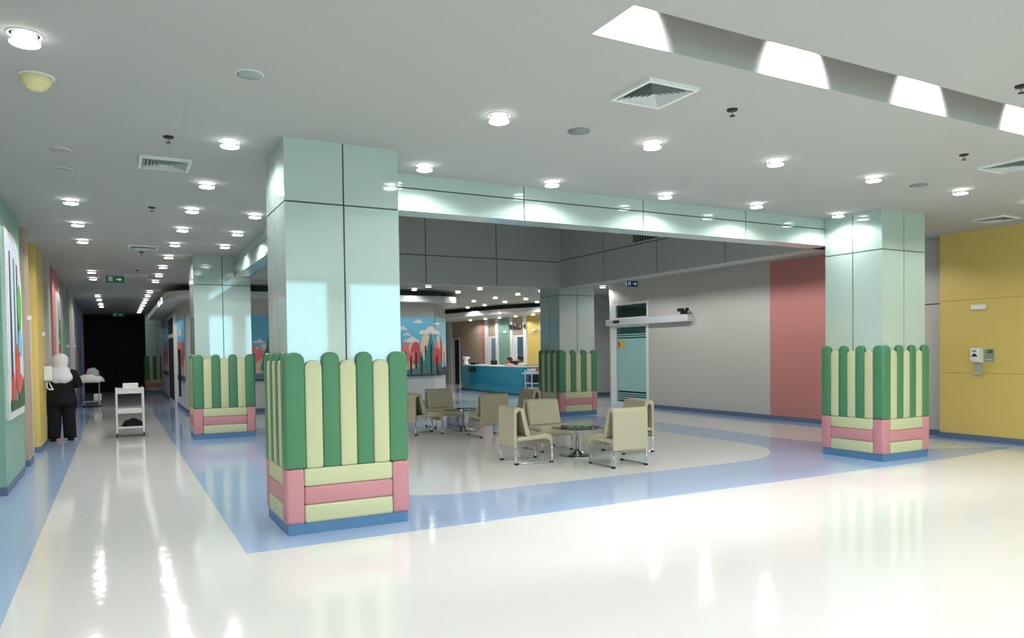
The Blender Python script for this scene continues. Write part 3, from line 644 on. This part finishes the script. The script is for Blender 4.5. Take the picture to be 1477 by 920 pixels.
def hand_joints(J, bones, wrist, d, side, up, tag_):
    """five fingers from the wrist along direction d; side = thumb direction; up = palm normal"""
    w_ = Vector(wrist); d = Vector(d).normalized(); s = Vector(side).normalized(); u = Vector(up).normalized()
    J[tag_ + 'palm'] = (tuple(w_ + d * .05), (.030, .018)); bones.append((tag_ + 'wrist', tag_ + 'palm'))
    for i, (off_, L) in enumerate(((.028, .068), (.010, .078), (-.010, .072), (-.027, .056))):
        a = w_ + d * .085 + s * off_; k = tag_ + 'f%d' % i
        J[k + 'a'] = (tuple(a), .010); J[k + 'b'] = (tuple(a + d * L * .5 - u * .006), .009); J[k + 'c'] = (tuple(a + d * L * .85 - u * .026), .008)
        bones += [(tag_ + 'palm', k + 'a'), (k + 'a', k + 'b'), (k + 'b', k + 'c')]
    k = tag_ + 't'; a = w_ + d * .035 + s * .034
    J[k + 'a'] = (tuple(a), .012); J[k + 'b'] = (tuple(a + d * .03 + s * .022), .010); J[k + 'c'] = (tuple(a + d * .058 + s * .026 - u * .01), .009)
    bones += [(tag_ + 'palm', k + 'a'), (k + 'a', k + 'b'), (k + 'b', k + 'c')]
def ring(cx, cy, z, rx, ry, n=20, wob=0, ph=0, fn=None):
    return [(cx + rx * math.cos(2 * PI * k / n) * (1 + wob * math.sin(5 * 2 * PI * k / n + ph)), cy + ry * math.sin(2 * PI * k / n) * (1 + wob * math.sin(4 * 2 * PI * k / n + ph)), z) for k in range(n)]
def person(label, loc, rz, seated=False, scarf=None, hair=(20, 16, 18), top=None, S=1.0, scale_obj=1.0, lean=0):
    """built facing +y, height about 1.6 m"""
    t = thing('person', label, 'person', loc, rz); t.scale = (scale_obj,) * 3
    base = 0.0
    if seated: hip = .52
    else: hip = .86
    dz = hip - .86
    J = {}; bones = []
    J['pelvis'] = ((0, 0, hip), (.135, .10)); J['waist'] = ((0, .0 + lean * .3, 1.02 + dz), (.115, .09)); J['chest'] = ((0, lean * .7, 1.20 + dz), (.135, .10)); J['neckb'] = ((0, lean, 1.33 + dz), (.075, .06))
    J['neck'] = ((0, .015 + lean, 1.39 + dz), .045); J['skull0'] = ((0, .03 + lean * 1.15, 1.455 + dz), (.062, .075)); J['skull'] = ((0, .025 + lean * 1.2, 1.53 + dz), (.075, .092)); J['crown'] = ((0, .015 + lean * 1.2, 1.585 + dz), (.055, .065))
    bones += [('pelvis', 'waist'), ('waist', 'chest'), ('chest', 'neckb'), ('neckb', 'neck'), ('neck', 'skull0'), ('skull0', 'skull'), ('skull', 'crown')]
    for s, n_ in ((-1, 'L'), (1, 'R')):
        J[n_ + 'sho'] = ((s * .165, lean * .9, 1.30 + dz), .052); J[n_ + 'elb'] = ((s * .235, -.02 + lean, 1.06 + dz), .038)
        J[n_ + 'fore'] = ((s * .20, .10 + lean, 1.045 + dz), .032); J[n_ + 'wrist'] = ((s * .13, .225 + lean, 1.05 + dz), .022)
        bones += [('chest', n_ + 'sho'), (n_ + 'sho', n_ + 'elb'), (n_ + 'elb', n_ + 'fore'), (n_ + 'fore', n_ + 'wrist')]
        hand_joints(J, bones, J[n_ + 'wrist'][0], (-s * .35, .9, .1), (-s * .8, -.3, .4), (0, 0, 1), n_)
        if seated: leg = [('thi', (s * .1, .12, hip - .01), .085), ('kne', (s * .11, .42, hip - .02), .055), ('cal', (s * .11, .43, .30), .05), ('ank', (s * .11, .42, .08), .034), ('toe', (s * .12, .56, .035), .028)]
        else: leg = [('thi', (s * .09, 0, .70), .085), ('kne', (s * .095, .01, .46), .056), ('cal', (s * .10, -.01, .30), .05), ('ank', (s * .105, -.02, .08), .034), ('toe', (s * .125, .12, .032), .028)]
        prev = 'pelvis'
        for nm, p_, r_ in leg: J[n_ + nm] = (p_, r_); bones.append((prev, n_ + nm)); prev = n_ + nm
    bake(skin_obj('body', J, bones, SKIN, t, 0, 2))
    hx, hy, hz = J['skull'][0]
    # face
    for s in (-1, 1):
        MB().lathe([(.001, -.012), (.009, -.008), (.012, 0), (.009, .008), (.001, .012)], 8, (s * .03, hy + .088, hz - .01), cap=False).build('eye', M_white, t, True)
        MB().lathe([(.001, -.006), (.005, -.004), (.006, 0), (.005, .004), (.001, .006)], 8, (s * .03, hy + .097, hz - .01), cap=False).build('pupil', M_black, t, True)
        if not scarf: MB().lathe([(.004, -.028), (.012, -.018), (.014, .005), (.012, .022), (.004, .028)], 8, (s * .078, hy - .005, hz - .015)).build('ear', SKIN, t, True)
    MB().add([(-.007, hy + .088, hz + .0), (.007, hy + .088, hz), (.016, hy + .092, hz - .042), (-.016, hy + .092, hz - .042), (0, hy + .118, hz - .036)], [(0, 1, 4), (1, 2, 4), (2, 3, 4), (3, 0, 4), (0, 3, 2, 1)]).build('nose', SKIN, t)
    MB().tube([(-.022, hy + .085, hz - .066), (0, hy + .093, hz - .064), (.022, hy + .085, hz - .066)], .005, 6).build('mouth', mat('lips', (150, 80, 76), .5), t)
    # clothes
    mt = top or M_cloth
    zt = 1.0
    bot = hip - .20 if not seated else hip - .02
    R = [ring(0, 0, bot, .215, .155, wob=.04), ring(0, 0, bot + .12, .205, .15, wob=.03, ph=1), ring(0, lean * .3, 1.02 + dz, .178, .132, wob=.02), ring(0, lean * .6, 1.14 + dz, .19, .14), ring(0, lean * .8, 1.24 + dz, .205, .132), ring(0, lean * .9, 1.31 + dz, .195, .11), ring(0, lean, 1.35 + dz, .13, .085), ring(0, lean, 1.375 + dz, .07, .062)]
    tu = MB().loft(R).build('tunic', mt, t, True)
    for s, n_ in ((-1, 'L'), (1, 'R')):
        a = J[n_ + 'sho'][0]; e = J[n_ + 'elb'][0]; f_ = J[n_ + 'fore'][0]; wr_ = J[n_ + 'wrist'][0]
        MB().tube([(a[0] - s * .04, a[1], a[2] + .01), a, ((a[0] + e[0]) / 2, (a[1] + e[1]) / 2, (a[2] + e[2]) / 2), e, f_, (wr_[0] + s * .004, wr_[1] - .005, wr_[2])], [.06, .07, .066, .066, .058, .044], 12).build('sleeve', mt, tu, True)
    if not seated:
        for s in (-1, 1):
            R = [ring(s * .085, 0, .90, .115, .125), ring(s * .09, 0, .70, .112, .118, wob=.03), ring(s * .095, .005, .46, .092, .095, wob=.05), ring(s * .10, 0, .28, .088, .095, wob=.06, ph=1), ring(s * .105, -.01, .10, .088, .10, wob=.06), ring(s * .108, -.005, .055, .09, .10)]
            MB().loft(R).build('trouser_leg', M_cloth, t, True)
            MB().loft([ring(s * .118, .05, .002, .045, .125, 16), ring(s * .118, .05, .03, .05, .13, 16), ring(s * .116, .04, .06, .043, .11, 16), ring(s * .112, 0, .085, .035, .06, 16)]).build('shoe', M_black, t, True)
    else:
        for s in (-1, 1):
            MB().tube([(s * .09, 0, hip + .02), (s * .10, .2, hip), (s * .11, .44, hip - .02), (s * .11, .45, .3), (s * .11, .43, .07)], [.11, .105, .085, .07, .07], 12).build('trouser_leg', M_cloth, t, True)
            MB().loft([ring(s * .12, .48, .002, .045, .125, 16), ring(s * .12, .48, .03, .05, .13, 16), ring(s * .12, .46, .07, .043, .11, 16)]).build('shoe', M_black, t, True)
    if scarf:
        oy = lean * 1.1
        def hring(z, rx, ryb, ryf, cy=0, n=26, wob=0, dip=0):
            out = []
            for k in range(n):
                a = 2 * PI * k / n; ca, sa = math.cos(a), math.sin(a)
                out.append((rx * ca * (1 + wob * math.sin(6 * a)), cy + oy + (ryf if sa > 0 else ryb) * sa * (1 + wob * math.sin(5 * a + 1)), z - dip * (0.5 - .5 * math.cos(2 * a)) + wob * .2 * math.sin(7 * a)))
            return out
        # back-of-head shell open at the face: crown cap + side drape
        R = [hring(1.19 + dz, .19, .155, .17, 0, wob=.07, dip=.09), hring(1.25 + dz, .19, .15, .155, 0, wob=.06, dip=.05), hring(1.31 + dz, .16, .135, .12, 0, wob=.03), hring(1.365 + dz, .125, .11, .095, .01, wob=.04), hring(1.41 + dz, .092, .10, .06, .015, wob=.03),
             hring(1.47 + dz, .104, .115, .04, .015, wob=.02), hring(1.53 + dz, .112, .125, .04, .015, wob=.01), hring(1.58 + dz, .107, .12, .07, .015), hring(1.625 + dz, .085, .10, .075, .012), hring(1.655 + dz, .048, .06, .05, .01), hring(1.665 + dz, .01, .01, .01, .01)]
        MB().loft(R).build('headscarf', scarf, t, True)
    else:
        R = [ring(0, hy - .03, hz - .07, .07, .06), ring(0, hy - .025, hz - .02, .092, .088), ring(0, hy - .015, hz + .04, .093, .105), ring(0, hy - .01, hz + .08, .078, .09), ring(0, hy - .01, hz + .105, .04, .05)]
        MB().loft(R).build('hair', mat('hair_%d_%d' % hair[:2], hair, .6), t, True)
        MB().loft([ring(0, hy - .11, hz - .03, .02, .02, 12), ring(0, hy - .115, hz, .04, .035, 12), ring(0, hy - .11, hz + .035, .03, .03, 12)]).build('hair_bun', mat('hair_%d_%d' % hair[:2], hair, .6), t, True)
    return t
person('person from behind in black clothes and white headscarf standing by the corridor wall', (-.945, 16.42, 0), .06, scarf=M_scarf, scale_obj=1.005).scale = (1.24, 1.1, 1.005)
M_wc = mat('white_cloth', (226, 226, 228), .8)
person('seated person with dark reddish hair behind the left monitor at reception', (14.05, 26.05, 0), 1.45, seated=True, hair=(70, 18, 24), top=mat('grey_shirt', (120, 110, 112), .8), lean=.06, scale_obj=1.06)
person('seated person with black hair and white top leaning at reception', (14.05, 25.0, 0), 1.3, seated=True, hair=(14, 12, 18), top=M_wc, lean=.12, scale_obj=1.10)
for k, (x, y) in enumerate(((14.08, 26.05), (14.08, 25.0))):
    t = thing('desk_chair', ['desk chair under the reddish-haired person', 'desk chair under the person in white'][k], 'chair', (x + .02, y, 0), 0, 'desk chairs at reception')
    B(-.22, .24, -.23, .23, .36, .43).build('seat', M_black, t, bevel=.02); B(.2, .26, -.2, .2, .5, .85).build('backrest', M_black, t, bevel=.02)
    MB().tube([(0, 0, .06), (0, 0, .37)], .025, 8).build('column', M_steel, t); B(.19, .24, -.03, .03, .4, .6).build('bracket', M_steel, t)
    for q in range(5): a = q * 2 * PI / 5; MB().tube([(0, 0, .07), (.25 * math.cos(a), .25 * math.sin(a), .03)], .02, 6).build('leg', M_steel, t)
t = thing('gel_dispenser', 'white wall dispenser with hose ring on the yellow pier beside the person', 'dispenser', (-1.15, 15.55, 1.02))
B(0, .13, -.16, .16, .16, .42).build('housing', M_trimw, t, bevel=.025)
MB().tube([(.05, -.1, .16), (.05, -.12, .04), (.09, -.05, .0), (.13, .05, .0), (.10, .1, .05), (.06, .1, .16)], .012, 8).build('hose', M_trimw, t, True)

# ------------------------------------------------------------ ceiling fittings
ld = bpy.data.lights.new('downlight_glow', 'SPOT'); ld.energy = LAMP; ld.spot_size = math.radians(156); ld.spot_blend = .3; ld.shadow_soft_size = .06; ld.color = (1, 1, .98)
def make_down(label, lit):
    t = thing('downlight', label, 'ceiling light', (0, 0, 0))
    MB().lathe([(.094, 0), (.094, -.005), (.088, -.007), (.080, -.005), (.080, 0)], 24).build('trim_ring', M_trimw, t, True)
    if lit:
        MB().lathe([(.066, -.001), (.066, -.005)], 24).build('reflector_glow', mat('reflector_glow', (255, 255, 250), .3, emit=1.3), t)
        MB().lathe([(.080, -.052), (.080, -.056), (.074, -.060), (.045, -.062)], 24).build('glass_lens', M_lens, t, True)
        for k in range(3):
            a = 2 * PI * k / 3; MB().tube([(.078 * math.cos(a), .078 * math.sin(a), -.004), (.078 * math.cos(a), .078 * math.sin(a), -.054)], .003, 5).build('pin', M_trimw, t)
    else: MB().lathe([(.086, -.002), (.086, -.008), (.06, -.012)], 20).build('dark_lens', M_lensoff, t, True)
    return t
ORD = ['first', 'second', 'third', 'fourth', 'fifth', 'sixth', 'seventh', 'eighth', 'ninth', 'tenth', 'eleventh', 'twelfth', 'thirteenth', 'fourteenth', 'fifteenth', 'sixteenth', 'seventeenth', 'eighteenth', 'nineteenth', 'twentieth']
lit0 = make_down('x', True); off0 = make_down('x', False); used = {True: False, False: False}
def put_down(x, y, label, group, lit=True, z=H, e=1):
    src = lit0 if lit else off0
    if not used[lit]: used[lit] = True; o = src; o.location = (x, y, z); o['label'] = label
    else: o = copy_tree(src, None, (x, y, z), None, label)
    for c_ in list(kids(o)):
        if c_.type == 'LIGHT': bpy.data.objects.remove(c_)
    o['group'] = group
    return o
LIGHTPOS = []
def row(pts, text, group, lit=True, z=H, sort=True, e=1):
    for i, (x, y) in enumerate(pts):
        put_down(x, y, text % ORD[i], group, lit, z)
        if lit: LIGHTPOS.append((x, y, z, (.3 if 20.3 < y < 21 and x < 10 else e) if y < 27 or x > 5 else .12))
row([(-.43, 5.18), (-.437, 10.31), (-.433, 12.01), (-.435, 13.74), (-.434, 18.62), (-.446, 20.24), (-.453, 25.84), (-.45, 27.68), (-.44, 29.8), (-.44, 31.4)], '%s lit downlight from the camera in the corridor row nearest the left wall', 'downlights of the left corridor row')
row([(.93, 6.94), (.92, 8.71), (.905, 10.3), (.908, 11.92), (.911, 13.57), (.914, 15.3), (.911, 17.1), (.913, 18.87), (.908, 20.45), (.902, 23.75), (.904, 25.38), (.90, 27.0), (.90, 28.6), (.90, 30.2), (.90, 31.8), (.90, 33.4), (.90, 34.9)], '%s lit downlight from the camera in the corridor row passing the columns', 'downlights of the column-side corridor row')
row([(1.69, 8.72), (1.69, 10.37), (1.69, 11.99), (1.69, 13.5)], '%s downlight from the camera, close along the beam between the two left columns', 'downlights along the left beam')
row([(2.756, 5.27), (4.37, 5.33), (5.908, 5.28), (7.487, 5.31), (9.10, 5.29), (10.72, 5.29)], '%s downlight from the left in the row nearer the lit ceiling slot', 'downlights of the front hall row')
row([(2.796, 6.99), (4.34, 7.04), (5.94, 7.01), (7.443, 6.97), (9.06, 6.98)], '%s downlight from the left in the row washing the long front beam', 'downlights along the front beam')
row([(7.82, 19.4), (9.54, 19.62), (11.66, 21.13), (11.66, 22.75), (11.66, 24.5), (11.66, 26.2), (7.81, 20.5), (9.445, 20.99), (12.97, 22.92), (12.97, 24.52), (13.04, 26.41), (13.08, 28.1), (14.19, 24.2), (11.7, 19.7)], '%s small downlight on the far ceiling before reception, counted from the mural', 'downlights of the far hall')
row([(14.6, 15.6)], '%s added downlight brightening the room behind the glass door', 'added light of the inner room')  # made-up fitting, added because the inner room needs some light
row([(12.72, 17.85)], '%s downlight just left of the sliding glass door', 'single downlight')
row([(14.75, 31.4), (14.85, 30.0), (14.9, 28.7), (15.0, 27.4), (15.05, 26.0), (15.2, 24.8)], '%s small spot under the reception canopy', 'spots under the reception canopy', z=3.12, e=.9)
row([(-.41, 7.9), (-.435, 8.7), (.84, 5.24), (-.417, 16.2)], '%s unlit round fitting in the corridor ceiling', 'unlit round ceiling fittings', lit=False)
# the hall goes on behind the photographer: its lamps, out of the frame
for x in (-.43, .92, 2.76, 4.37, 5.9, 7.49, 9.1, 10.7):
    for y in (1.9, .2, -1.6, -3.4): LIGHTPOS.append((x, y, H, 1))
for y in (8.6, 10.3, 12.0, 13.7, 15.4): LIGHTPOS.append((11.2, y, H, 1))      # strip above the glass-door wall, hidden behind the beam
for k, (x, y, z, e) in enumerate(LIGHTPOS):
    L = ld
    if e != 1:
        nm = 'downlight_dim_%d' % (e * 100)
        L = bpy.data.lights.get(nm)
        if not L: L = ld.copy(); L.name = nm; L.energy = LAMP * e
    o = bpy.data.objects.new('downlight_glow', L); COL.objects.link(o); o.location = (x, y, z - .075)
sl = bpy.data.lights.new('slot_lamp', 'SPOT'); sl.energy = 230; sl.spot_size = math.radians(74); sl.spot_blend = .6; sl.shadow_soft_size = .03
for x in (2.8, 4.31, 5.76, 7.28, 8.8):
    o = bpy.data.objects.new('slot_lamp', sl); COL.objects.link(o); o.location = (x, 3.34, 3.96); o.rotation_euler = (math.radians(44), 0, 0)

M_slat = mat('diffuser_slat', (196, 202, 198), .5)
def diffuser(x, y, label, s=.23, zz=H):
    t = thing('air_diffuser', label, 'vent', (x, y, zz), 0, 'square ceiling air diffusers')
    MB().box(-s, s, -s, -s + .03, -.026, 0).box(-s, s, s - .03, s, -.026, 0).box(-s, -s + .03, -s + .03, s - .03, -.026, 0).box(s - .03, s, -s + .03, s - .03, -.026, 0).build('frame', M_trimw, t)
    B(-s + .03, s - .03, -s + .03, s - .03, -.004, -.001).build('duct_opening', M_dark, t)
    for k in range(6):
        a = (s - .036) * (1 - k / 6.3); b = a - .022; z0, z1 = -.004, -.030
        v = [(-a, -a, z1), (a, -a, z1), (a, a, z1), (-a, a, z1), (-b, -b, z0), (b, -b, z0), (b, b, z0), (-b, b, z0)]
        m_ = MB().add(v, [(0, 1, 5, 4), (1, 2, 6, 5), (2, 3, 7, 6), (3, 0, 4, 7)])
        v2 = [(x_, y_, z_ + .002) for x_, y_, z_ in v]; m_.add(v2, [(4, 5, 1, 0), (5, 6, 2, 1), (6, 7, 3, 2), (7, 4, 0, 3)]); m_.build('slat', M_slat, t)
diffuser(3.547, 4.30, 'square air diffuser beside the lit ceiling slot'); diffuser(.465, 8.0, 'square air diffuser in the corridor ceiling left of the nearest column'); diffuser(8.36, 4.33, 'square air diffuser at the right edge of the photo')
diffuser(11.7, 6.27, 'square air diffuser near the yellow wall'); diffuser(.46, 14.3, 'second square air diffuser along the corridor ceiling'); diffuser(.46, 19.4, 'third square air diffuser along the corridor ceiling')
def sprinkler(x, y, label, z=H):
    t = thing('sprinkler', label, 'sprinkler', (x, y, z), 0, 'ceiling sprinkler heads')
    MB().lathe([(.045, 0), (.04, -.012), (.02, -.018)], 14).build('escutcheon', M_black, t, True)
    MB().tube([(0, 0, -.01), (0, 0, -.05)], .008, 6).build('stem', M_steel, t); MB().lathe([(.022, -.05), (.022, -.055)], 10).build('deflector', M_black, t)
for x, y, lb in ((4.361, 4.33, 'dark sprinkler head right of the diffuser by the slot'), (7.486, 4.32, 'dark sprinkler head at the upper right beyond the slot'), (.443, 7.04, 'dark sprinkler head in the corridor above the diffuser'),
                 (.445, 10.46, 'dark sprinkler head in the corridor beyond the diffuser'), (.45, 15.0, 'dark sprinkler head past the second corridor diffuser'), (.45, 18.2, 'dark sprinkler head before the third corridor diffuser'), (5.9, 2.99, 'dark sprinkler head cut by the right photo edge')):
    sprinkler(x, y, lb)
def speaker(x, y, label):
    t = thing('ceiling_speaker', label, 'speaker', (x, y, H), 0, 'round ceiling speakers')
    MB().lathe([(.10, 0), (.10, -.006), (.088, -.009)], 24).build('rim', M_grille, t, True); MB().lathe([(.088, -.009), (.05, -.012)], 24).build('grille', M_grille, t, True)
speaker(3.575, 5.345, 'flat grey speaker between two downlights of the front row'); speaker(8.40, 5.37, 'flat grey speaker near the right column')
t = thing('smoke_detector', 'cream cone-shaped detector cover at the upper left of the ceiling', 'detector', (-.43, 5.9, H))
MB().lathe([(.11, 0), (.11, -.012)], 20).build('base', M_trimw, t, True); MB().lathe([(.095, -.012), (.088, -.05), (.06, -.085), (.035, -.10)], 20).build('cone', mat('cream_plastic', (224, 218, 160), .4), t, True)

# exit signs
def exit_sign(x, y, z, w_, h_, label, green, rz=0, hang=True, glow=.25):
    t = thing('exit_sign', label, 'sign', (x, y, z), rz, 'hanging exit signs')
    c0 = (10, 84, 52) if green else (22, 44, 92)
    mg = mat('sign_%d_%d' % (green, glow * 100), c0, .4, emit=glow, ecol=c0); mw = mat('sign_icon_%d' % (glow * 100), (200, 216, 214), .4, emit=glow, ecol=(200, 220, 220))
    B(-w_ / 2, w_ / 2, -.02, .02, 0, h_).build('box', mg, t, bevel=.005)
    s = h_ / .13
    f0 = lambda a, b: (a * s, -.026, b * s); f1 = lambda a, b: (a * s, -.021, b * s)
    MB().ext([(.02, .052), (.07, .052), (.07, .028), (.115, .065), (.07, .102), (.07, .078), (.02, .078)], f0, f1).build('arrow', mw, t)
    m_ = MB()
    for P in ([(-.115, .025), (-.105, .025), (-.105, .11), (-.115, .11)], [(-.06, .025), (-.05, .025), (-.05, .11), (-.06, .11)], [(-.115, .103), (-.05, .103), (-.05, .112), (-.115, .112)],
              [(-.092, .055), (-.078, .055), (-.074, .085), (-.09, .085)], [(-.098, .03), (-.09, .03), (-.08, .055), (-.092, .055)], [(-.078, .035), (-.066, .03), (-.07, .045), (-.08, .055)], blob(-.08, .093, .007, .007, 8, 0), [(-.102, .066), (-.064, .078), (-.064, .084), (-.1, .074)]): m_.ext(P, f0, f1)
    m_.build('running_figure', mw, t)
    if hang:
        for sx in (-.3, .3): MB().tube([(w_ * sx, 0, h_), (w_ * sx, 0, H - z)], .005, 6).build('rod', M_steel, t)
exit_sign(.02, 17.0, 3.10, .33, .135, 'green exit sign with arrow hanging over the corridor', True)
exit_sign(11.6, 15.0, 3.20, .34, .15, 'dark blue exit sign with arrow hanging before the glass door', False)
exit_sign(.1, 30.5, 3.05, .4, .15, 'dim exit sign at the dark end of the corridor', True, glow=.02)
# louvre high in the atrium
t = thing('louvre_vent', 'dark slatted vent high on the right atrium wall', 'vent', (9.41, 11.75, 3.80))
B(-.02, .01, -.45, .35, 0, .3).build('opening', M_dark, t)
for k in range(10): B(-.035, -.02, -.43 + k * .08, -.41 + k * .08, .01, .29).build('slat', M_grille, t)

# ------------------------------------------------------------ window wall behind the photographer
c = MB().box(-1.7, 13, -5.2, -5.05, 3.4, H).box(-1.7, 13, -5.2, -5.05, 0, .9)
wf = struct(c.build('wall_front', M_lgrey))
ed = [-1.7] + [v for w_ in WIN for v in w_] + [13]
for k in range(0, len(ed), 2): B(ed[k], ed[k + 1], -5.2, -5.05, .9, 3.4).build('pier', M_lgrey, wf)
for k, (x0, x1) in enumerate(WIN):
    f = MB().box(x0, x1, -5.15, -5.08, .9, .95).box(x0, x1, -5.15, -5.08, 3.35, 3.4).box(x0, x0 + .04, -5.15, -5.08, .95, 3.35).box(x1 - .04, x1, -5.15, -5.08, .95, 3.35)
    struct(f.build('window_%d' % (k + 1), M_white))
